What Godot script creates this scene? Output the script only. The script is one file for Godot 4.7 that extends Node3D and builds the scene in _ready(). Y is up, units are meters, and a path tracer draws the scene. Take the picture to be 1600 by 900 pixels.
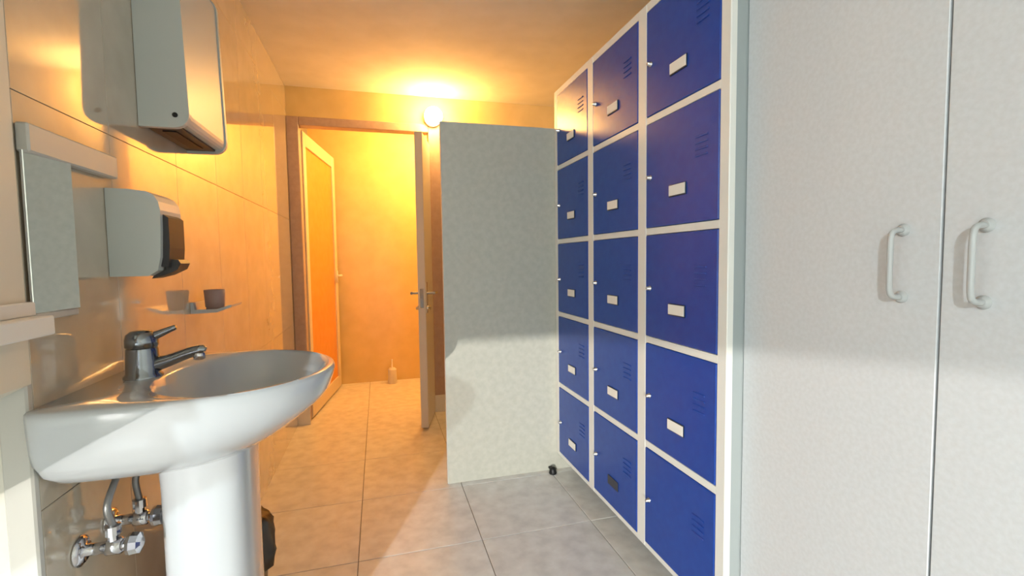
extends Node3D
# A narrow washroom passage: basin on a glossy tiled wall, blue lockers, doorway lit by a warm lamp.

const WALL := -0.541      # face of the glossy tiled wall
const CEIL := 2.2
const WARM := Color(1.0, 0.51, 0.13)   # linear
const LOCK_X := 0.85      # face of the lockers
var taken := {}
var M := {}
var rng := RandomNumberGenerator.new()

# ---------------------------------------------------------------- helpers
func numbered(n: String) -> String:
	if not taken.has(n):
		taken[n] = 0
		return n
	taken[n] += 1
	return "%s_%03d" % [n, taken[n]]

func thing(called: String, label: String, category: String, at := Vector3.ZERO, group := "") -> Node3D:
	var o := Node3D.new()
	o.name = numbered(called)
	add_child(o)
	o.position = at
	o.set_meta("label", label)
	o.set_meta("category", category)
	if group != "": o.set_meta("group", group)
	return o

func st_new() -> SurfaceTool:
	var st := SurfaceTool.new()
	st.begin(Mesh.PRIMITIVE_TRIANGLES)
	return st

func put(st: SurfaceTool, called: String, mat: Material, parent: Node3D, at := Vector3.ZERO) -> MeshInstance3D:
	st.generate_normals()
	var o := MeshInstance3D.new()
	o.name = called
	o.mesh = st.commit()
	o.material_override = mat
	o.position = at
	parent.add_child(o, true)
	return o

func share(mesh: Mesh, called: String, mat: Material, parent: Node3D, at: Vector3) -> MeshInstance3D:
	var o := MeshInstance3D.new()
	o.name = called
	o.mesh = mesh
	o.material_override = mat
	o.position = at
	parent.add_child(o, true)
	return o

func struct(st: SurfaceTool, called: String, mat: Material) -> MeshInstance3D:
	var o := put(st, called, mat, self)
	o.set_meta("kind", "structure")
	return o

# a flat triangle whose front faces away from «inside»
func tri(st: SurfaceTool, a: Vector3, b: Vector3, c: Vector3, inside: Vector3) -> void:
	var n := (b - a).cross(c - a)
	st.set_smooth_group(-1)
	if n.dot((a + b + c) / 3.0 - inside) > 0:
		st.add_vertex(a); st.add_vertex(c); st.add_vertex(b)
	else:
		st.add_vertex(a); st.add_vertex(b); st.add_vertex(c)

func quad(st: SurfaceTool, a: Vector3, b: Vector3, c: Vector3, d: Vector3, inside: Vector3) -> void:
	tri(st, a, b, c, inside)
	tri(st, a, c, d, inside)

# a box from lo to hi with chamfered edges
func cbox(st: SurfaceTool, lo: Vector3, hi: Vector3, e := 0.0, basis := Basis(), pivot := Vector3.ZERO) -> void:
	var c := (lo + hi) / 2.0
	var h := (hi - lo) / 2.0
	var t := func(p: Vector3) -> Vector3: return pivot + basis * (c + p - pivot)
	var ctr: Vector3 = t.call(Vector3.ZERO)
	var P := func(ax: int, s: Vector3) -> Vector3:
		var v := Vector3.ZERO
		for i in 3:
			v[i] = s[i] * (h[i] if i == ax else h[i] - e)
		return t.call(v)
	for ax in 3:
		var u := (ax + 1) % 3
		var w := (ax + 2) % 3
		for s in [-1.0, 1.0]:
			var q := []
			for k in [[-1, -1], [1, -1], [1, 1], [-1, 1]]:
				var v := Vector3.ZERO
				v[ax] = s; v[u] = k[0]; v[w] = k[1]
				q.append(P.call(ax, v))
			quad(st, q[0], q[1], q[2], q[3], ctr)
	if e <= 0.0: return
	for ax in 3:
		var u := (ax + 1) % 3
		var w := (ax + 2) % 3
		for su in [-1.0, 1.0]:
			for sw in [-1.0, 1.0]:
				var a := Vector3.ZERO
				a[u] = su; a[w] = sw
				var lo_ := a; lo_[ax] = -1
				var hi_ := a; hi_[ax] = 1
				quad(st, P.call(u, lo_), P.call(u, hi_), P.call(w, hi_), P.call(w, lo_), ctr)
	for sx in [-1.0, 1.0]:
		for sy in [-1.0, 1.0]:
			for sz in [-1.0, 1.0]:
				var v := Vector3(sx, sy, sz)
				tri(st, P.call(0, v), P.call(1, v), P.call(2, v), ctr)

# loops of equal length joined to a smooth skin; caps close the first and last loop
func loft(st: SurfaceTool, loops: Array, cap_first := true, cap_last := true, smooth := 0, flip := false) -> void:
	st.set_smooth_group(smooth)
	for i in loops.size() - 1:
		var A: PackedVector3Array = loops[i]
		var B: PackedVector3Array = loops[i + 1]
		var n := A.size()
		for j in n:
			var k := (j + 1) % n
			for p in ([A[j], A[k], B[k], A[j], B[k], B[j]] if not flip else [A[j], B[k], A[k], A[j], B[j], B[k]]):
				st.add_vertex(p)
	for e in [[cap_first, 0, 1], [cap_last, loops.size() - 1, loops.size() - 2]]:
		if not e[0]: continue
		var L: PackedVector3Array = loops[e[1]]
		var O: PackedVector3Array = loops[e[2]]
		var c := Vector3.ZERO
		var c2 := Vector3.ZERO
		for p in L: c += p / L.size()
		for p in O: c2 += p / O.size()
		if c.distance_to(c2) < 1e-5: c2 = c + Vector3(0, -0.01, 0)
		for j in L.size():
			tri(st, c, L[j], L[(j + 1) % L.size()], c2)

# a solid of revolution about axis dir through at; prof = [[radius, along], ...]
func lathe(st: SurfaceTool, prof: Array, at: Vector3, dir := Vector3.UP, n := 24, smooth := 0) -> void:
	var y := dir.normalized()
	var x := y.cross(Vector3(0.31, 0.2, 0.93)).normalized()
	var z := x.cross(y)
	var loops := []
	for p in prof:
		var L := PackedVector3Array()
		for j in n:
			var a := TAU * j / n
			L.append(at + y * p[1] + (x * cos(a) + z * sin(a)) * p[0])
		loops.append(L)
	loft(st, loops, true, true, smooth)

# a tube of changing radius through points
func tube(st: SurfaceTool, pts: Array, rad: Array, n := 14) -> void:
	var loops := []
	var x := Vector3.ZERO
	for i in pts.size():
		var d: Vector3 = (pts[min(i + 1, pts.size() - 1)] - pts[max(i - 1, 0)]).normalized()
		if x == Vector3.ZERO: x = d.cross(Vector3(0.21, 0.37, 0.9)).normalized()
		x = (x - d * x.dot(d)).normalized()
		var z := x.cross(d)
		var r: float = rad[min(i, rad.size() - 1)]
		var L := PackedVector3Array()
		for j in n:
			var a := TAU * j / n
			L.append(pts[i] + (x * cos(a) + z * sin(a)) * r)
		loops.append(L)
	loft(st, loops)

func curve_pts(keys: Array, n := 20) -> Array:
	var c := Curve3D.new()
	for i in keys.size():
		var t: Vector3 = (keys[min(i + 1, keys.size() - 1)] - keys[max(i - 1, 0)]) / 6.0
		c.add_point(keys[i], -t, t)
	var out := []
	var ln := c.get_baked_length()
	for i in n + 1: out.append(c.sample_baked(ln * i / n, true))
	return out

# a convex or concave outline in x-y, pushed along z
func prism(st: SurfaceTool, poly: PackedVector2Array, z0: float, z1: float) -> void:
	var idx := Geometry2D.triangulate_polygon(poly)
	var m := Vector3(0, 0, (z0 + z1) / 2.0)
	for i in range(0, idx.size(), 3):
		for z in [z0, z1]:
			var q := []
			for k in 3: q.append(Vector3(poly[idx[i + k]].x, poly[idx[i + k]].y, z))
			var cc: Vector3 = (q[0] + q[1] + q[2]) / 3.0
			tri(st, q[0], q[1], q[2], Vector3(cc.x, cc.y, m.z))
	var ccw := not Geometry2D.is_polygon_clockwise(poly)
	for i in poly.size():
		var a := poly[i]
		var b := poly[(i + 1) % poly.size()]
		var nrm := Vector2(b.y - a.y, a.x - b.x) * (1.0 if ccw else -1.0)
		var ins := Vector3((a.x + b.x) / 2.0 - nrm.x, (a.y + b.y) / 2.0 - nrm.y, m.z)
		quad(st, Vector3(a.x, a.y, z0), Vector3(b.x, b.y, z0), Vector3(b.x, b.y, z1), Vector3(a.x, a.y, z1), ins)

# ---------------------------------------------------------------- materials
func mat(c: Color, rough := 0.6, metal := 0.0, spec := 0.5) -> StandardMaterial3D:
	var m := StandardMaterial3D.new()
	m.albedo_color = c
	m.roughness = rough
	m.metallic = metal
	m.metallic_specular = spec
	return m

func noise_tex(seed_: int, freq: float, a: Color, b: Color, size := 512, octaves := 4, c = null) -> NoiseTexture2D:
	var n := FastNoiseLite.new()
	n.seed = seed_
	n.noise_type = FastNoiseLite.TYPE_SIMPLEX_SMOOTH
	n.frequency = freq
	n.fractal_octaves = octaves
	var g := Gradient.new()
	g.set_color(0, a)
	g.set_color(1, b)
	if c != null: g.add_point(0.5, c)
	var t := NoiseTexture2D.new()
	t.width = size
	t.height = size
	t.seamless = true
	t.noise = n
	t.color_ramp = g
	return t

func tex_mat(t: Texture2D, scale: float, rough := 0.6, spec := 0.5) -> StandardMaterial3D:
	var m := mat(Color.WHITE, rough, 0.0, spec)
	m.albedo_texture = t
	m.uv1_triplanar = true
	m.uv1_world_triplanar = true
	m.uv1_scale = Vector3.ONE * scale
	return m

func bump(m: StandardMaterial3D, seed_: int, freq: float, depth: float) -> void:
	var n := FastNoiseLite.new()
	n.seed = seed_
	n.frequency = freq
	n.fractal_octaves = 3
	var t := NoiseTexture2D.new()
	t.width = 512
	t.height = 512
	t.seamless = true
	t.noise = n
	t.as_normal_map = true
	t.bump_strength = depth
	m.normal_enabled = true
	m.normal_texture = t

func make_materials() -> void:
	M.plaster = tex_mat(noise_tex(3, 0.012, Color(0.86, 0.84, 0.79), Color(0.90, 0.88, 0.84)), 1.1, 0.85)
	M.ceiling = tex_mat(noise_tex(4, 0.01, Color(0.88, 0.85, 0.79), Color(0.92, 0.89, 0.84)), 0.9, 0.9)
	M.grout = mat(Color(0.55, 0.51, 0.46), 0.9)
	M.wall_tile = []
	for k in 3:
		var w := tex_mat(noise_tex(20 + k, 0.009, Color(0.76, 0.71, 0.63), Color(0.82, 0.77, 0.69), 512, 5), 1.3, 0.06, 0.7)
		w.clearcoat_enabled = true
		w.clearcoat = 1.0
		w.clearcoat_roughness = 0.04
		M.wall_tile.append(w)
	M.floor_tile = []
	for k in 3:
		M.floor_tile.append(tex_mat(noise_tex(40 + k, 0.016, Color(0.80, 0.785, 0.76), Color(0.91, 0.90, 0.88), 512, 6, Color(0.865, 0.85, 0.825)), 1.3, 0.33))
	M.yellow_wall = tex_mat(noise_tex(5, 0.01, Color(0.85, 0.75, 0.52), Color(0.89, 0.79, 0.56)), 1.0, 0.22)
	M.board = tex_mat(noise_tex(6, 0.035, Color(0.68, 0.675, 0.625), Color(0.73, 0.725, 0.675), 512, 6), 1.4, 0.5)
	M.cabinet = tex_mat(noise_tex(7, 0.05, Color(0.775, 0.775, 0.775), Color(0.81, 0.813, 0.818), 512, 5), 3.0, 0.42)
	M.locker_frame = mat(Color(0.87, 0.86, 0.83), 0.4)
	M.blue = tex_mat(noise_tex(8, 0.02, Color(0.085, 0.245, 0.575), Color(0.10, 0.27, 0.61)), 2.0, 0.27, 0.42)
	M.slot = mat(Color(0.05, 0.06, 0.09), 0.8)
	M.card = mat(Color(0.90, 0.88, 0.84), 0.7)
	M.holder = mat(Color(0.17, 0.18, 0.23), 0.4)
	M.chrome = mat(Color(0.78, 0.78, 0.80), 0.12, 1.0)
	M.dark_chrome = mat(Color(0.55, 0.57, 0.60), 0.16, 1.0)
	M.black = mat(Color(0.045, 0.045, 0.05), 0.5)
	M.ceramic = mat(Color(0.75, 0.762, 0.775), 0.09)
	M.ceramic.clearcoat_enabled = true
	M.ceramic.clearcoat = 0.6
	M.ceramic.clearcoat_roughness = 0.05
	M.trim = mat(Color(0.77, 0.76, 0.73), 0.45)
	M.white_paint = mat(Color(0.90, 0.885, 0.86), 0.4)
	M.dispenser = mat(Color(0.76, 0.78, 0.77), 0.35)
	M.dispenser_dark = mat(Color(0.20, 0.19, 0.20), 0.45)
	M.mirror = mat(Color(0.97, 0.98, 0.97), 0.02, 1.0)
	M.wood = tex_mat(noise_tex(9, 0.02, Color(0.68, 0.58, 0.52), Color(0.73, 0.63, 0.57)), 2.0, 0.4)
	M.door_panel = tex_mat(noise_tex(10, 0.012, Color(0.86, 0.56, 0.20), Color(0.89, 0.60, 0.24)), 1.4, 0.25)
	M.door_trim = mat(Color(0.86, 0.80, 0.70), 0.35)
	M.leaf_edge = mat(Color(0.86, 0.85, 0.85), 0.35)
	M.bag = mat(Color(0.05, 0.05, 0.055), 0.3)
	M.bin = mat(Color(0.06, 0.06, 0.065), 0.4)
	M.hose = mat(Color(0.55, 0.55, 0.55), 0.35, 0.8)
	M.handle = mat(Color(0.70, 0.70, 0.69), 0.45, 0.0)
	M.curtain = mat(Color(0.70, 0.65, 0.56), 0.95)
	M.opal = mat(Color(0.92, 0.92, 0.9), 0.5)
	M.opal.emission_enabled = true
	M.opal.emission = Color(1.0, 0.97, 0.92)
	M.opal.emission_energy_multiplier = 1.5
	M.cream = mat(Color(0.88, 0.84, 0.77), 0.5)
	M.locker_side = mat(Color(0.60, 0.625, 0.62), 0.45)
	M.soap = mat(Color(0.64, 0.54, 0.52), 0.5)
	M.terrace = tex_mat(noise_tex(11, 0.02, Color(0.40, 0.39, 0.38), Color(0.46, 0.45, 0.43)), 1.0, 0.9)
	M.blind = mat(Color(0.88, 0.86, 0.82), 0.9)
	M.blind.backlight_enabled = true
	M.blind.backlight = Color(0.6, 0.6, 0.58)
	M.glow = mat(Color(1, 0.93, 0.8), 0.4)
	M.glow.emission_enabled = true
	M.glow.emission = Color(1.0, 0.86, 0.62)
	M.glow.emission_energy_multiplier = 12.0

func lamp(called: String, label: String, at: Vector3, out: Vector3, energy: float, tint: Color) -> void:
	var t := thing(called, label, "lamp", at)
	var st := st_new()
	lathe(st, [[0.052, 0.0], [0.055, 0.004], [0.055, 0.018], [0.047, 0.024]], Vector3.ZERO, out, 28)
	put(st, "base", M.white_paint, t)
	st = st_new()
	var prof := []
	for i in 15:
		var a := PI * (0.19 + 0.81 * i / 14.0)
		prof.append([maxf(0.062 * sin(a), 0.0005), 0.078 - 0.062 * cos(a)])
	lathe(st, prof, Vector3.ZERO, out, 28)
	put(st, "globe", M.glow, t)
	var l := OmniLight3D.new()
	l.name = "bulb_light"
	l.light_color = tint.linear_to_srgb()
	l.light_energy = energy
	l.light_size = 0.05
	l.omni_range = 9.0
	l.omni_attenuation = 2.0
	l.shadow_enabled = true
	l.position = out * 0.082
	t.add_child(l)

# opal drum lamp on the ceiling behind the camera
func drum_lamp() -> void:
	var t := thing("drum_lamp", "round opal drum lamp on the ceiling behind the camera", "lamp", Vector3(-1.8, CEIL, 2.5))
	var st := st_new()
	lathe(st, [[0.16, 0.0], [0.16, 0.02], [0.15, 0.022]], Vector3.ZERO, Vector3.DOWN, 40)
	put(st, "rim", M.white_paint, t)
	st = st_new()
	lathe(st, [[0.15, 0.02], [0.152, 0.06], [0.145, 0.075], [0.12, 0.085], [0.02, 0.09]], Vector3.ZERO, Vector3.DOWN, 40)
	put(st, "opal_shade", M.opal, t)
	var l := OmniLight3D.new()
	l.name = "drum_light"
	l.light_color = Color(0.90, 0.97, 1.0)
	l.light_energy = 7.5
	l.light_size = 0.05
	l.omni_range = 9.0
	l.omni_attenuation = 2.0
	l.shadow_enabled = true
	l.position = Vector3(0, -0.15, 0)
	t.add_child(l)

# ---------------------------------------------------------------- build
func _ready() -> void:
	rng.seed = 11
	# camera
	var cam := Camera3D.new()
	cam.name = "camera"
	cam.fov = rad_to_deg(2.0 * atan(450.0 / 740.0))
	var yaw := 0.274
	var pitch := -0.0599
	var roll := -0.0133
	var fwd := Vector3(sin(yaw) * cos(pitch), sin(pitch), -cos(yaw) * cos(pitch))
	var right := Vector3(cos(yaw), 0, sin(yaw))
	var up := right.cross(fwd)
	var r2 := right * cos(roll) + up * sin(roll)
	var u2 := up * cos(roll) - right * sin(roll)
	cam.transform = Transform3D(Basis(r2, u2, -fwd), Vector3(0, 1.0748, 0))
	cam.near = 0.02
	add_child(cam)
	cam.current = true
	# sky and exposure
	var we := WorldEnvironment.new()
	we.name = "world_environment"
	var env := Environment.new()
	var sky := Sky.new()
	var sm := ProceduralSkyMaterial.new()
	sm.sky_top_color = Color(0.80, 0.87, 0.95)
	sm.sky_horizon_color = Color(0.93, 0.96, 0.98)
	sm.ground_horizon_color = Color(0.72, 0.71, 0.68)
	sm.ground_bottom_color = Color(0.62, 0.61, 0.58)
	sm.energy_multiplier = 2.6
	sky.sky_material = sm
	env.background_mode = Environment.BG_SKY
	env.sky = sky
	env.tonemap_mode = Environment.TONE_MAPPER_LINEAR
	env.tonemap_exposure = 1.0
	env.sdfgi_enabled = true
	env.ssao_enabled = true
	env.ssil_enabled = true
	we.environment = env
	add_child(we)
	# low sun from behind and a little left of the camera
	var sun := DirectionalLight3D.new()
	sun.name = "sun"
	sun.light_color = Color(1.0, 0.985, 0.96)
	sun.light_energy = 0.78
	sun.light_angular_distance = 0.45
	sun.shadow_enabled = true
	var az := deg_to_rad(22.0)
	var to := Vector3(sin(az), -0.118 * cos(az), -cos(az)).normalized()
	sun.basis = Basis.looking_at(to)
	add_child(sun)

	make_materials()
	build_shell()
	build_lockers()
	build_cabinet()
	build_partition()
	build_doorway()
	build_basin()
	build_wall_fittings()
	build_small_things()
	lamp("wall_lamp", "glowing round wall lamp above the right end of the door head", Vector3(0.385, 2.045, -3.343), Vector3(0, 0, 1), 0.66, WARM)
	lamp("ceiling_lamp", "warm ceiling lamp in the orange room beyond the doorway", Vector3(0.5, CEIL, -3.9), Vector3(0, -1, 0), 1.7, WARM)
	drum_lamp()

func build_shell() -> void:
	# floor: grout bed with single tiles
	var st := st_new()
	cbox(st, Vector3(-3.0, -0.12, -4.5), Vector3(1.5, -0.004, 4.7))
	var fl := struct(st, "floor", M.grout)
	var P := 0.455
	for i in range(-7, 4):
		for j in range(-6, 14):
			var x0 := -0.1 + i * P
			var z0 := -1.73 + j * P
			var lo := Vector2(x0 + 0.0014, z0 + 0.0014)
			var hi := Vector2(x0 + P - 0.0014, z0 + P - 0.0014)
			lo.x = maxf(lo.x, WALL - 0.1 if z0 + P * 0.5 < -0.9 else -2.9)
			hi.x = minf(hi.x, 1.4)
			lo.y = maxf(lo.y, -4.37)
			hi.y = minf(hi.y, 4.6)
			if hi.x - lo.x < 0.02 or hi.y - lo.y < 0.02: continue
			var t := st_new()
			cbox(t, Vector3(lo.x, -0.012, lo.y), Vector3(hi.x, rng.randf_range(-0.0006, 0.0), hi.y), 0.0012)
			put(t, "floor_tile", M.floor_tile[rng.randi() % 3], fl)
	# glossy tiled wall on the left
	st = st_new()
	cbox(st, Vector3(-0.65, 0, -4.4), Vector3(WALL - 0.003, CEIL, -0.93))
	var wl := struct(st, "wall_left", M.grout)
	var zs := [-0.932]
	var zc := -1.212
	while zc > -3.36:
		zs.append(zc)
		zc -= 0.348
	zs.append(-3.36)
	var ys := [0.0, 0.675, 1.35, 2.025, CEIL]
	for i in zs.size() - 1:
		for j in ys.size() - 1:
			var t := st_new()
			cbox(t, Vector3(WALL - 0.009, ys[j] + 0.0007, zs[i + 1] + 0.0007), Vector3(WALL, ys[j + 1] - 0.0007, zs[i] - 0.0007), 0.0005)
			put(t, "wall_tile", M.wall_tile[rng.randi() % 3], wl)
	# ceiling, right wall, far wall
	st = st_new()
	cbox(st, Vector3(-3.0, CEIL, -4.5), Vector3(1.5, CEIL + 0.12, 4.7))
	struct(st, "ceiling", M.ceiling)
	st = st_new()
	cbox(st, Vector3(1.4, 0, -4.5), Vector3(1.5, CEIL, 4.7))
	struct(st, "wall_right", M.plaster)
	st = st_new()
	cbox(st, Vector3(-0.65, 0, -4.5), Vector3(1.4, CEIL, -4.37))
	struct(st, "wall_far", M.yellow_wall)
	# wall with the doorway: piece above the head and piece to the right
	st = st_new()
	cbox(st, Vector3(WALL, 2.01, -3.42), Vector3(0.44, CEIL, -3.36))
	cbox(st, Vector3(0.44, 0, -3.42), Vector3(1.4, CEIL, -3.36))
	struct(st, "wall_doorway", M.yellow_wall)
	# stub wall left of the camera, its corner trim
	st = st_new()
	cbox(st, Vector3(-2.9, 0, -1.0), Vector3(-0.651, CEIL, -0.92))
	cbox(st, Vector3(-0.651, 0, -0.93), Vector3(-0.578, CEIL, -0.92))
	struct(st, "wall_stub", M.plaster)
	st = st_new()
	cbox(st, Vector3(-0.578, 0, -0.9295), Vector3(-0.5385, CEIL, -0.914), 0.003)
	struct(st, "trim_1", M.trim)
	# front room: window on the left, wide door opening behind the camera
	st = st_new()
	cbox(st, Vector3(-3.0, 0, -1.0), Vector3(-2.9, 0.7, 4.7))
	cbox(st, Vector3(-3.0, 2.1, -1.0), Vector3(-2.9, CEIL, 4.7))
	cbox(st, Vector3(-3.0, 0.7, -1.0), Vector3(-2.9, 2.1, -0.7))
	cbox(st, Vector3(-3.0, 0.7, 2.9), Vector3(-2.9, 2.1, 4.7))
	struct(st, "wall_window", M.plaster)
	st = st_new()
	for z in [-0.7, 0.48, 1.66, 2.85]:
		cbox(st, Vector3(-2.98, 0.7, z), Vector3(-2.93, 2.1, z + 0.05), 0.004)
	for y in [0.7, 2.05]:
		cbox(st, Vector3(-2.98, y, -0.65), Vector3(-2.93, y + 0.05, 2.85), 0.004)
	struct(st, "window_1", M.white_paint)
	st = st_new()
	cbox(st, Vector3(-2.9, 2.06, 4.6), Vector3(1.4, CEIL, 4.7))
	cbox(st, Vector3(-0.6, 0, 4.6), Vector3(1.4, 2.06, 4.7))
	struct(st, "wall_back", M.plaster)
	st = st_new()
	cbox(st, Vector3(-9.0, -0.2, -4.0), Vector3(-3.0, -0.1, 12.0))
	cbox(st, Vector3(-3.0, -0.2, 4.7), Vector3(6.0, -0.1, 12.0))
	struct(st, "ground", M.terrace)
	# roller blind half down in the door opening
	var b := thing("roller_blind", "pale roller blind half lowered over the door opening behind", "blind", Vector3(-1.75, 1.496, 4.63))
	st = st_new()
	cbox(st, Vector3(-1.15, 0.012, -0.001), Vector3(1.15, 0.55, 0.001))
	put(st, "cloth", M.blind, b)
	st = st_new()
	cbox(st, Vector3(-1.15, 0.0, -0.009), Vector3(1.15, 0.022, 0.009), 0.003)
	put(st, "bottom_bar", M.white_paint, b)
	st = st_new()
	lathe(st, [[0.03, -1.15], [0.03, 1.15]], Vector3(0, 0.53, 0), Vector3(1, 0, 0), 20)
	put(st, "roller", M.white_paint, b)

	# curtain gathered to the left side of the door opening
	var cu := thing("curtain", "beige curtain tied back at the side of the door opening behind", "curtain", Vector3(-2.885, 1.327, 4.565))
	st = st_new()
	st.set_smooth_group(0)
	var nu := 40
	var nv := 24
	var pt := func(i: int, j: int, off: float) -> Vector3:
		var u := i / float(nu)
		var v := j / float(nv)
		var x := u * lerpf(0.62, 0.36, sqrt(v))
		var y := lerpf(0.72, 0.5 * x, v)
		return Vector3(x, y, 0.014 * sin(u * 34.0) * (1.0 - 0.5 * v) + off)
	for side in [-0.0012, 0.0012]:
		for i in nu:
			for j in nv:
				var a: Vector3 = pt.call(i, j, side)
				var b2: Vector3 = pt.call(i + 1, j, side)
				var c2: Vector3 = pt.call(i + 1, j + 1, side)
				var d2: Vector3 = pt.call(i, j + 1, side)
				for q in ([a, b2, c2, a, c2, d2] if side > 0 else [a, c2, b2, a, d2, c2]): st.add_vertex(q)
	put(st, "cloth", M.curtain, cu)
	st = st_new()
	lathe(st, [[0.011, 0.0], [0.011, 0.66]], Vector3(-0.005, 0.725, 0.0), Vector3(1, 0, 0), 16)
	put(st, "rod", M.white_paint, cu)

func build_lockers() -> void:
	var y0 := 0.0956
	var rh := 0.3547
	var cw := 0.3971
	var zf := -2.2129           # far edge of the far doors' column
	var t := thing("locker_unit", "tall grey steel locker unit with fifteen blue doors", "locker", Vector3(LOCK_X, 0, -1.6))
	var oz := 1.6
	var zN := -1.005
	var zF := -2.218
	var yT := y0 + 5 * rh + 0.016
	var dz0 := 0.031            # frame left of each door
	var dw := 0.347
	var dh := rh - 0.022
	# carcass: back, sides, top, bottom, recess behind the doors
	var st := st_new()
	cbox(st, Vector3(0.018, y0 - 0.006, zF + oz), Vector3(0.5, yT, zN + oz))
	put(st, "carcass", M.locker_side, t)
	st = st_new()
	# face frame: uprights and rails around the door openings
	var ups := [[zF, zf + dz0 + 0.0]]
	for c in 3:
		var a: float = zf + c * cw + dz0 + dw
		var e: float = zN if c == 2 else zf + (c + 1) * cw + dz0
		ups.append([a, e])
	for u in ups:
		cbox(st, Vector3(0.0, y0 - 0.006, u[0] + oz), Vector3(0.02, yT, u[1] + oz), 0.002)
	for r in 6:
		var ya: float = y0 + r * rh - 0.011
		var yb: float = ya + 0.022
		if r == 0: ya = y0 - 0.006
		if r == 5: yb = yT
		for c in 3:
			var za: float = zf + c * cw + dz0
			cbox(st, Vector3(0.001, ya, za + oz), Vector3(0.02, yb, za + dw + oz), 0.001)
	put(st, "face_frame", M.locker_frame, t)
	# doors
	var g := 0.0016
	st = st_new()
	cbox(st, Vector3(-0.001, g, g), Vector3(0.016, dh - g, dw - g), 0.0022)
	# shallow folded vents: raised hoods
	st.generate_normals()
	var door_mesh := st.commit()
	st = st_new()
	for k in 4:
		var yy := 0.178 + k * 0.017
		cbox(st, Vector3(-0.003, yy, 0.252), Vector3(0.0, yy + 0.006, 0.304), 0.0015)
	st.generate_normals()
	var vent_mesh := st.commit()
	st = st_new()
	lathe(st, [[0.0085, 0.0], [0.0085, 0.004], [0.006, 0.006], [0.0055, 0.014], [0.004, 0.0155]], Vector3.ZERO, Vector3(-1, 0, 0), 16)
	st.generate_normals()
	var lock_mesh := st.commit()
	st = st_new()
	cbox(st, Vector3(-0.004, -0.018, -0.040), Vector3(0.0, 0.018, 0.040), 0.0012)
	st.generate_normals()
	var holder_mesh := st.commit()
	st = st_new()
	cbox(st, Vector3(-0.0055, -0.0145, -0.038), Vector3(-0.0035, 0.0155, 0.038), 0.0003)
	st.generate_normals()
	var card_mesh := st.commit()
	for c in 3:
		for r in 5:
			var at := Vector3(0.0, y0 + r * rh + 0.011, zf + c * cw + dz0 + oz)
			var d := share(door_mesh, "door", M.blue, t, at)
			share(vent_mesh, "vent", M.blue, d, Vector3(-0.001, 0, 0))
			share(lock_mesh, "lock", M.chrome, d, Vector3(-0.001, 0.160, 0.030))
			if r == 0 and c == 2: continue
			share(holder_mesh, "card_holder", M.holder, d, Vector3(-0.001, 0.102, dw * 0.5))
			if r == 0 and c == 1: continue
			share(card_mesh, "name_card", M.card, d, Vector3(-0.001, 0.102, dw * 0.5))
	for x in [0.14, 0.465]:
		for z in [zF + 0.05, zN - 0.04]:
			st = st_new()
			lathe(st, [[0.022, 0.0], [0.024, 0.006], [0.019, 0.022], [0.013, 0.03], [0.013, y0 - 0.006]], Vector3(x, 0, z + oz), Vector3.UP, 18)
			put(st, "foot", M.black, t)

func build_cabinet() -> void:
	var t := thing("tall_cabinet", "tall off-white two-door cabinet with bow handles beside the lockers", "cabinet", Vector3(0.9, 0, -0.565))
	var st := st_new()
	cbox(st, Vector3(0.02, 0.0, -0.438), Vector3(0.5, 2.12, 0.438), 0.002)
	put(st, "body", M.cabinet, t)
	for s in [-1, 1]:
		st = st_new()
		var a := -0.438 if s < 0 else 0.002
		cbox(st, Vector3(0.0, 0.06, a), Vector3(0.019, 2.115, a + 0.436), 0.0012)
		var d := put(st, "door", M.cabinet, t)
		var zc := -0.060 if s < 0 else 0.060
		st = st_new()
		var keys := [Vector3(0.0, 0.999, zc), Vector3(-0.022, 1.001, zc), Vector3(-0.030, 1.012, zc), Vector3(-0.031, 1.058, zc), Vector3(-0.030, 1.105, zc), Vector3(-0.022, 1.116, zc), Vector3(0.0, 1.118, zc)]
		tube(st, curve_pts(keys, 26), [0.0048], 14)
		for y in [0.999, 1.118]:
			lathe(st, [[0.011, 0.0], [0.011, 0.003], [0.007, 0.008]], Vector3(0, y, zc), Vector3(-1, 0, 0), 16)
		put(st, "handle", M.handle, d)
	st = st_new()
	cbox(st, Vector3(0.03, 0.0, -0.42), Vector3(0.04, 0.058, 0.42))
	put(st, "plinth", M.cabinet, t)

func build_partition() -> void:
	var t := thing("partition_board", "upright grey speckled partition board standing at the far end of the lockers", "partition", Vector3(0.57, 0, -2.235))
	var st := st_new()
	cbox(st, Vector3(-0.277, 0.0, -0.014), Vector3(0.78, 1.715, 0.0135), 0.0015)
	put(st, "board", M.board, t)
	st = st_new()
	cbox(st, Vector3(-0.279, 0.002, -0.0135), Vector3(-0.2765, 1.7145, 0.0135), 0.0008)
	put(st, "edge_band", M.trim, t)
	st = st_new()
	cbox(st, Vector3(-0.02, 0.0, -0.30), Vector3(0.02, 0.03, -0.0145), 0.003)
	cbox(st, Vector3(-0.02, 0.0, -0.05), Vector3(0.02, 0.25, -0.0145), 0.003)
	put(st, "rear_foot", M.black, t)
	st = st_new()
	lathe(st, [[0.018, 0.0], [0.02, 0.005], [0.016, 0.018], [0.012, 0.03], [0.002, 0.033]], Vector3(0.243, 0, 0.055), Vector3.UP, 18)
	cbox(st, Vector3(0.233, 0.012, 0.0145), Vector3(0.253, 0.022, 0.05), 0.002)
	put(st, "front_foot", M.black, t)

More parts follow.
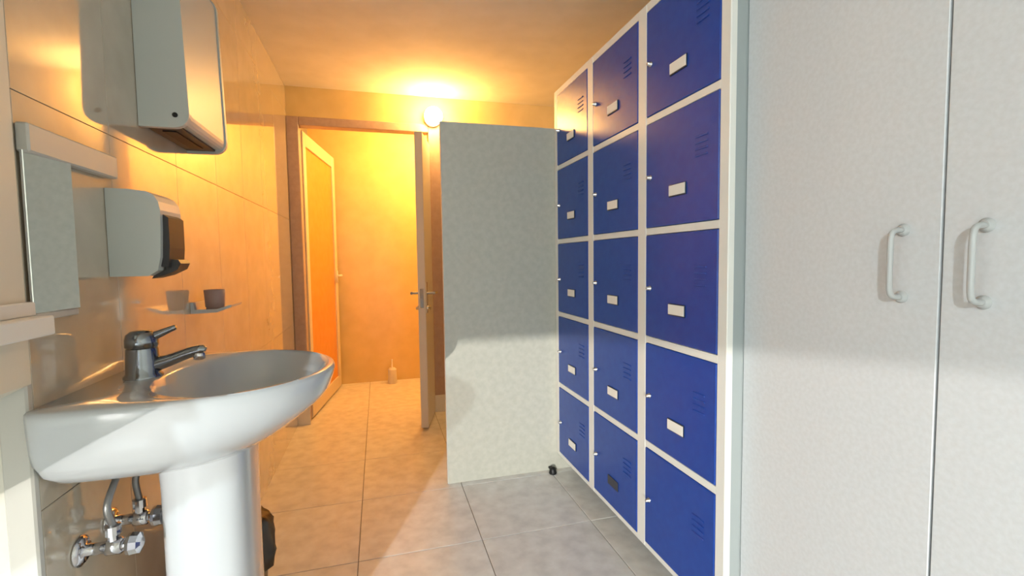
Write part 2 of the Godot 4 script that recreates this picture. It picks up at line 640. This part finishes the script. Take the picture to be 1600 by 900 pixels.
func build_doorway() -> void:
	# frame
	var st := st_new()
	cbox(st, Vector3(-0.541, 0, -3.43), Vector3(-0.468, 2.01, -3.345), 0.004)
	cbox(st, Vector3(0.355, 0, -3.43), Vector3(0.44, 2.01, -3.345), 0.004)
	cbox(st, Vector3(-0.468, 1.955, -3.43), Vector3(0.355, 2.01, -3.345), 0.004)
	var fr := struct(st, "door_1", M.wood)
	st = st_new()
	for x in [[-0.541, -0.463], [0.35, 0.442]]:
		cbox(st, Vector3(x[0], 0.0, -3.34), Vector3(x[1], 0.12, -3.335), 0.001)
	put(st, "shoe_block", M.white_paint, fr)
	# framed leaf swung inward along the left, hinged at the left post
	leaf_inner()
	leaf_narrow()
	# white canister on the floor by the far wall
	var c := thing("toilet_brush_pot", "small white pot standing on the floor by the far orange wall", "pot", Vector3(0.09, 0, -4.26))
	st = st_new()
	lathe(st, [[0.036, 0.0], [0.04, 0.006], [0.036, 0.12], [0.037, 0.126], [0.028, 0.13]], Vector3.ZERO, Vector3.UP, 24)
	put(st, "pot", M.white_paint, c)
	st = st_new()
	lathe(st, [[0.028, 0.13], [0.026, 0.137], [0.008, 0.142], [0.006, 0.2], [0.008, 0.21], [0.002, 0.215]], Vector3.ZERO, Vector3.UP, 16)
	put(st, "lid", M.white_paint, c)

func leaf_inner() -> void:
	var t := thing("panel_door", "orange panelled door leaf with pale stiles standing open inside the doorway", "door", Vector3(-0.462, 0, -3.44))
	t.rotation.y = -atan2(0.125, 0.86)      # local -z runs along the leaf
	var L := 0.86
	var th := 0.036
	var st := st_new()
	cbox(st, Vector3(-th, 0.1, -L + 0.07), Vector3(-0.008, 1.86, -0.06))
	put(st, "panel", M.door_panel, t)
	for a in [[0.0, 0.062], [L - 0.075, L]]:
		st = st_new()
		cbox(st, Vector3(-th, 0.012, -a[1]), Vector3(0.004, 1.945, -a[0]), 0.003)
		put(st, "stile", M.door_trim, t)
	for a in [[0.012, 0.11], [1.855, 1.945]]:
		st = st_new()
		cbox(st, Vector3(-th, a[0], -L + 0.075), Vector3(0.003, a[1], -0.062), 0.003)
		put(st, "rail", M.door_trim, t)
	st = st_new()
	cbox(st, Vector3(0.004, 0.90, -L + 0.02), Vector3(0.011, 1.0, -L + 0.055), 0.002)
	tube(st, [Vector3(0.011, 0.96, -L + 0.037), Vector3(0.04, 0.96, -L + 0.037)], [0.008], 12)
	tube(st, [Vector3(0.04, 0.96, -L + 0.03), Vector3(0.042, 0.958, -L + 0.13)], [0.009, 0.007], 12)
	put(st, "handle", M.white_paint, t)

func leaf_narrow() -> void:
	var t := thing("narrow_door", "narrow grey door leaf seen edge-on at the right of the doorway", "door", Vector3(0.338, 0, -3.335))
	t.rotation.y = -atan2(0.082, 0.335)
	var L := 0.345
	var st := st_new()
	cbox(st, Vector3(-0.024, 0.012, 0.004), Vector3(0.024, 1.868, L), 0.003)
	put(st, "leaf", M.leaf_edge, t)
	st = st_new()
	cbox(st, Vector3(-0.011, 0.78, L), Vector3(0.011, 0.90, L + 0.003), 0.001)
	put(st, "lock_plate", M.chrome, t)
	for s in [-1.0, 1.0]:
		st = st_new()
		cbox(st, Vector3(s * 0.024 - 0.003, 0.74, L - 0.075), Vector3(s * 0.024 + 0.003, 0.94, L - 0.03), 0.002)
		tube(st, [Vector3(s * 0.027, 0.87, L - 0.05), Vector3(s * 0.072, 0.87, L - 0.05)], [0.009], 12)
		tube(st, [Vector3(s * 0.070, 0.87, L - 0.042), Vector3(s * 0.074, 0.868, L - 0.15)], [0.010, 0.008], 12)
		lathe(st, [[0.014, 0.0], [0.013, 0.018], [0.009, 0.02]], Vector3(s * 0.027, 0.775, L - 0.05), Vector3(s, 0, 0), 16)
		put(st, "lever_handle", M.chrome, t)

# outline of the basin seen from above, in x (out from the wall) and z (about its middle)
func basin_outline(n := 96) -> PackedVector2Array:
	var out := PackedVector2Array()
	var keys := [Vector2(0.0, -0.238), Vector2(0.006, -0.2445), Vector2(0.05, -0.249), Vector2(0.13, -0.249), Vector2(0.22, -0.242), Vector2(0.30, -0.215), Vector2(0.37, -0.165), Vector2(0.42, -0.09), Vector2(0.437, 0.0)]
	var c := Curve2D.new()
	var all := keys.duplicate()
	for i in range(keys.size() - 2, -1, -1): all.append(Vector2(keys[i].x, -keys[i].y))
	for i in all.size():
		var a: Vector2 = all[max(i - 1, 0)]
		var b: Vector2 = all[min(i + 1, all.size() - 1)]
		var t := (b - a) / 6.0
		c.add_point(all[i], -t, t)
	var ln := c.get_baked_length()
	var m := n - 16
	for i in m: out.append(c.sample_baked(ln * i / (m - 1.0), true))
	for i in 16: out.append(Vector2(0.0, lerpf(0.238, -0.238, (i + 1) / 17.0)))
	return out

func build_basin() -> void:
	var zc := -1.143
	var t := thing("washbasin", "white ceramic pedestal washbasin mounted on the glossy tiled wall", "washbasin", Vector3(WALL, 0, zc))
	var o := basin_outline()
	var n := o.size()
	var H := 0.845
	var ring := func(y: float, sx: float, sz: float, back: float) -> PackedVector3Array:
		var L := PackedVector3Array()
		for p in o: L.append(Vector3(0.001 + back + p.x * sx, y, p.y * sz))
		return L
	# bowl ring: oval, same count, matched by angle from the bowl centre
	var bc := Vector2(0.262, 0.0)
	var bowl := func(y: float, rx: float, rz: float, cx: float) -> PackedVector3Array:
		var L := PackedVector3Array()
		for p in o:
			var d := (p - bc)
			var a := atan2(d.y / 0.235, d.x / (0.165 if d.x > 0 else 0.20))
			L.append(Vector3(cx + rx * cos(a), y, rz * sin(a)))
		return L
	var loops := []
	for k in [[0.672, 0.36, 0.34, 0.10], [0.680, 0.46, 0.45, 0.07], [0.692, 0.58, 0.62, 0.035], [0.710, 0.70, 0.79, 0.012], [0.731, 0.80, 0.90, 0.003], [0.755, 0.88, 0.955, 0.0], [0.776, 0.94, 0.978, 0.0], [0.797, 0.975, 0.988, 0.0], [0.822, 0.993, 0.996, 0.0], [0.836, 1.0, 1.0, 0.0], [0.8425, 0.996, 0.995, 0.0], [0.8455, 0.982, 0.975, 0.001]]:
		loops.append(ring.call(k[0], k[1], k[2], k[3]))
	for k in [[0.8445, 0.162, 0.222, 0.258], [0.838, 0.155, 0.214, 0.258], [0.82, 0.147, 0.203, 0.257], [0.79, 0.134, 0.185, 0.255], [0.755, 0.112, 0.155, 0.25], [0.725, 0.078, 0.105, 0.24], [0.71, 0.035, 0.045, 0.235], [0.707, 0.02, 0.02, 0.235]]:
		loops.append(bowl.call(k[0], k[1], k[2], k[3]))
	var st := st_new()
	loft(st, loops, true, true, 0, false)
	var bowl_o := put(st, "bowl", M.ceramic, t)
	st = st_new()
	lathe(st, [[0.021, 0.0], [0.021, 0.002], [0.012, 0.003], [0.01, 0.0]], Vector3(0.235, 0.7075, 0), Vector3.UP, 24)
	put(st, "drain", M.chrome, bowl_o)
	st = st_new()
	lathe(st, [[0.010, 0.0], [0.010, 0.0025], [0.006, 0.003]], Vector3(0.112, 0.797, 0.0), Vector3(0.95, 0.3, 0), 16)
	put(st, "overflow", M.black, bowl_o)
	# pedestal
	st = st_new()
	var pl := []
	for k in [[0.0, 1.16], [0.03, 1.15], [0.06, 1.04], [0.2, 1.0], [0.5, 1.0], [0.62, 1.01], [0.70, 1.04]]:
		var L := PackedVector3Array()
		for j in 48:
			var a := TAU * j / 48.0
			var cx := cos(a)
			var sx := sin(a)
			var e := 2.0 / 3.2
			var px: float = signf(cx) * pow(absf(cx), e) * 0.082
			var pz: float = signf(sx) * pow(absf(sx), e) * 0.094
			L.append(Vector3(0.183 + px * k[1], k[0], pz * k[1]))
		pl.append(L)
	loft(st, pl, true, true, 0, true)
	put(st, "pedestal", M.ceramic, t)
	# mixer tap on the back ledge
	var f := thing("mixer_tap", "chrome single-lever mixer tap standing on the back ledge of the washbasin", "tap", Vector3(WALL + 0.07, 0.8445, zc + 0.012))
	st = st_new()
	lathe(st, [[0.034, 0.0], [0.034, 0.004], [0.030, 0.008], [0.029, 0.03], [0.0275, 0.055], [0.0265, 0.06]], Vector3.ZERO, Vector3.UP, 32)
	put(st, "body", M.dark_chrome, f)
	st = st_new()
	tube(st, curve_pts([Vector3(0.015, 0.022, 0), Vector3(0.05, 0.032, 0), Vector3(0.08, 0.043, 0), Vector3(0.105, 0.049, 0), Vector3(0.113, 0.047, 0)], 18), [0.0155, 0.0155, 0.015, 0.0145, 0.014, 0.0135, 0.013, 0.0125, 0.012, 0.012, 0.0115, 0.0115, 0.0115, 0.0115, 0.0115, 0.0115, 0.0115, 0.011, 0.008], 16)
	put(st, "spout", M.dark_chrome, f)
	st = st_new()
	lathe(st, [[0.009, 0.0], [0.0115, 0.002], [0.0115, 0.014], [0.0095, 0.016]], Vector3(0.102, 0.029, 0), Vector3.UP, 18)
	put(st, "aerator", M.chrome, f)
	st = st_new()
	lathe(st, [[0.0265, 0.061], [0.0285, 0.064], [0.0285, 0.078], [0.026, 0.088], [0.018, 0.0945], [0.006, 0.097]], Vector3.ZERO, Vector3.UP, 32)
	put(st, "lever_cap", M.dark_chrome, f)
	st = st_new()
	tube(st, curve_pts([Vector3(0.015, 0.080, 0), Vector3(0.036, 0.089, -0.001), Vector3(0.062, 0.100, -0.002)], 10), [0.010, 0.0095, 0.009, 0.0085, 0.008, 0.0075, 0.007, 0.0065, 0.006, 0.006, 0.004], 12)
	put(st, "lever", M.dark_chrome, f)

func build_wall_fittings() -> void:
	# paper towel dispenser
	var t := thing("towel_dispenser", "large grey paper towel dispenser high on the tiled wall", "dispenser", Vector3(WALL, 1.405, -1.345))
	var D := 0.108
	var W := 0.31
	var Hh := 0.46
	var prof := PackedVector2Array()
	for a in 7:
		var ang := -PI / 2 + PI / 2 * a / 6.0
		prof.append(Vector2(D - 0.035 + 0.035 * cos(ang), 0.035 + 0.035 * sin(ang)))
	for a in 7:
		var ang := PI / 2 * a / 6.0
		prof.append(Vector2(D - 0.05 + 0.04 * cos(ang), Hh - 0.04 + 0.04 * sin(ang)))
	prof.append(Vector2(0.001, Hh))
	prof.append(Vector2(0.001, 0.0))
	var st := st_new()
	prism(st, prof, -0.016, 0.0)
	put(st, "side_cheek", M.dispenser, t)
	st = st_new()
	prism(st, prof, -W, -W + 0.016)
	put(st, "side_cheek", M.dispenser, t)
	st = st_new()
	var inner := PackedVector2Array()
	for p in prof: inner.append(Vector2(clampf(p.x, 0.001, D) - 0.004 * p.x / D, maxf(p.y, 0.012) if p.y < 0.2 else p.y - 0.003))
	prism(st, inner, -W + 0.016, -0.016)
	put(st, "cover", M.dispenser, t)
	st = st_new()
	cbox(st, Vector3(0.004, 0.006, -W + 0.02), Vector3(D - 0.03, 0.0115, -0.02))
	put(st, "underside", M.dispenser_dark, t)
	st = st_new()
	cbox(st, Vector3(0.028, 0.003, -W + 0.06), Vector3(0.058, 0.0062, -0.06))
	put(st, "paper_slot", M.black, t)
	st = st_new()
	lathe(st, [[0.006, 0.0], [0.006, 0.0015], [0.002, 0.0025]], Vector3(D - 0.03, 0.03, 0.0), Vector3(0, 0, 1), 16)
	put(st, "screw", M.black, t)
	# soap dispenser
	t = thing("soap_dispenser", "grey soap dispenser with a dark push lever on the tiled wall above the tap", "dispenser", Vector3(WALL, 1.05, -1.178))
	var sp := PackedVector2Array([Vector2(0.001, 0.0), Vector2(0.07, 0.0), Vector2(0.088, 0.012), Vector2(0.094, 0.04), Vector2(0.097, 0.10), Vector2(0.098, 0.14), Vector2(0.095, 0.158), Vector2(0.087, 0.171), Vector2(0.074, 0.179), Vector2(0.04, 0.183), Vector2(0.001, 0.184)])
	st = st_new()
	prism(st, sp, -0.11, 0.0)
	put(st, "body", M.dispenser, t)
	st = st_new()
	prism(st, PackedVector2Array([Vector2(0.09, 0.02), Vector2(0.104, 0.018), Vector2(0.108, 0.06), Vector2(0.108, 0.125), Vector2(0.098, 0.132)]), -0.095, -0.012)
	prism(st, PackedVector2Array([Vector2(0.066, -0.006), Vector2(0.09, 0.0), Vector2(0.116, 0.013), Vector2(0.122, 0.026), Vector2(0.118, 0.034), Vector2(0.1, 0.036), Vector2(0.092, 0.012), Vector2(0.07, 0.0)]), -0.08, -0.025)
	put(st, "push_lever", M.dispenser_dark, t)
	# soap dish with cup
	t = thing("soap_dish", "small pale wall-mounted soap dish on the tiled wall beyond the tap", "soap dish", Vector3(WALL, 0.93, -1.66))
	st = st_new()
	prism(st, PackedVector2Array([Vector2(0.001, -0.004), Vector2(0.07, -0.002), Vector2(0.108, 0.012), Vector2(0.111, 0.019), Vector2(0.105, 0.019), Vector2(0.07, 0.008), Vector2(0.012, 0.008), Vector2(0.008, 0.03), Vector2(0.001, 0.03)]), -0.055, 0.055)
	put(st, "dish", M.ceramic, t)
	t = thing("soap_cup", "small mauve tumbler standing in the wall soap dish", "cup", Vector3(WALL + 0.05, 0.9385, -1.66))
	st = st_new()
	lathe(st, [[0.024, 0.0], [0.026, 0.004], [0.029, 0.055], [0.0275, 0.056], [0.0245, 0.008], [0.002, 0.006]], Vector3.ZERO, Vector3.UP, 28)
	put(st, "tumbler", M.soap, t)
	# mirror with pale frame
	t = thing("wall_mirror", "low mirror with a pale top rail on the tiled wall left of the soap dispenser", "mirror", Vector3(WALL, 0.99, -1.07))
	st = st_new()
	cbox(st, Vector3(0.006, 0.008, 0.032), Vector3(0.011, 0.268, 0.14), 0.001, Basis(Vector3.UP, deg_to_rad(-4.0)), Vector3(0.006, 0, 0.14))
	put(st, "mirror_glass", M.mirror, t)
	st = st_new()
	cbox(st, Vector3(0.001, 0.264, -0.125), Vector3(0.02, 0.31, 0.14), 0.003)
	put(st, "top_rail", M.trim, t)
	st = st_new()
	cbox(st, Vector3(0.001, -0.004, 0.028), Vector3(0.014, 0.008, 0.14), 0.002)
	put(st, "bottom_rail", M.trim, t)
	# tall wall cupboard just outside the frame on the left
	t = thing("wall_cupboard", "cream wall cupboard with a stepped white side rail at the left edge", "cupboard", Vector3(-0.76, 0.84, -0.66))
	st = st_new()
	prism(st, PackedVector2Array([Vector2(-0.23, -0.07), Vector2(-0.01, -0.07), Vector2(0.23, 0.05), Vector2(0.23, 1.26), Vector2(-0.23, 1.26)]), -0.252, 0.19)
	put(st, "body", M.cream, t)
	st = st_new()
	prism(st, PackedVector2Array([Vector2(-0.228, -0.068), Vector2(-0.011, -0.068), Vector2(0.228, 0.052), Vector2(0.228, 1.258), Vector2(-0.228, 1.258)]), 0.191, 0.209)
	var cd := put(st, "door", M.cream, t)
	st = st_new()
	lathe(st, [[0.007, 0.0], [0.007, 0.014], [0.014, 0.018], [0.014, 0.026], [0.01, 0.03]], Vector3(-0.19, 0.2, 0.209), Vector3(0, 0, 1), 18)
	put(st, "knob", M.chrome, cd)
	st = st_new()
	cbox(st, Vector3(0.2305, 0.127, -0.252), Vector3(0.266, 0.157, 0.19), 0.002)
	cbox(st, Vector3(0.2305, 0.157, -0.252), Vector3(0.243, 0.179, 0.19), 0.002)
	put(st, "side_rail", M.white_paint, t)

func build_small_things() -> void:
	# angle valves and hoses under the basin
	var n := 0
	for zv in [-1.123, -1.021]:
		var t := thing("angle_valve", ["chrome angle valve on the wall below the basin, the one nearer the pedestal", "chrome angle valve on the wall below the basin, the one nearer the white corner trim"][n], "valve", Vector3(WALL, 0.553, zv), "angle valves under the washbasin")
		var st := st_new()
		lathe(st, [[0.027, 0.0], [0.027, 0.003], [0.02, 0.008], [0.0105, 0.009], [0.0105, 0.04], [0.015, 0.042], [0.015, 0.064], [0.011, 0.067]], Vector3(0.001, 0, 0), Vector3(1, 0, 0), 24)
		put(st, "body", M.chrome, t)
		st = st_new()
		lathe(st, [[0.008, 0.066], [0.008, 0.074], [0.019, 0.076], [0.0205, 0.082], [0.019, 0.094], [0.010, 0.098]], Vector3.ZERO, Vector3(1, 0, 0), 10, -1)
		put(st, "knob", M.chrome, t)
		st = st_new()
		lathe(st, [[0.009, 0.0], [0.009, 0.022], [0.0125, 0.023], [0.0125, 0.04], [0.007, 0.042]], Vector3(0.053, 0, 0), Vector3.UP, 12, -1)
		put(st, "outlet_nut", M.chrome, t)
		st = st_new()
		var top := Vector3(0.05, 0.128, -1.11 - zv + n * 0.02)
		tube(st, curve_pts([Vector3(0.053, 0.04, 0), Vector3(0.05, 0.08, 0.004 + n * 0.004), Vector3(0.06 - n * 0.01, 0.12, (top.z) * 0.5), top], 22), [0.0062], 12)
		put(st, "hose", M.hose, t)
		n += 1
	# black pedal bin behind the pedestal
	var b := thing("waste_bin", "black plastic waste bin lined with a bag behind the basin pedestal", "bin", Vector3(-0.425, 0, -1.46))
	var st := st_new()
	lathe(st, [[0.075, 0.0], [0.08, 0.004], [0.098, 0.30], [0.101, 0.305], [0.099, 0.31], [0.078, 0.02]], Vector3.ZERO, Vector3.UP, 32)
	put(st, "tub", M.bin, b)
	st = st_new()
	var loops := []
	for k in [[0.101, 0.205], [0.109, 0.21], [0.112, 0.25], [0.108, 0.30], [0.106, 0.335], [0.095, 0.352], [0.06, 0.362], [0.02, 0.358]]:
		var L := PackedVector3Array()
		for j in 60:
			var a := TAU * j / 60.0
			var r: float = k[0] + 0.004 * sin(a * 7.0 + k[1] * 30.0) + 0.003 * sin(a * 13.0 + k[1] * 55.0)
			L.append(Vector3(r * cos(a), k[1] + 0.006 * sin(a * 5.0), r * sin(a)))
		loops.append(L)
	loft(st, loops, false, true, 0, true)
	put(st, "bag", M.bag, b)
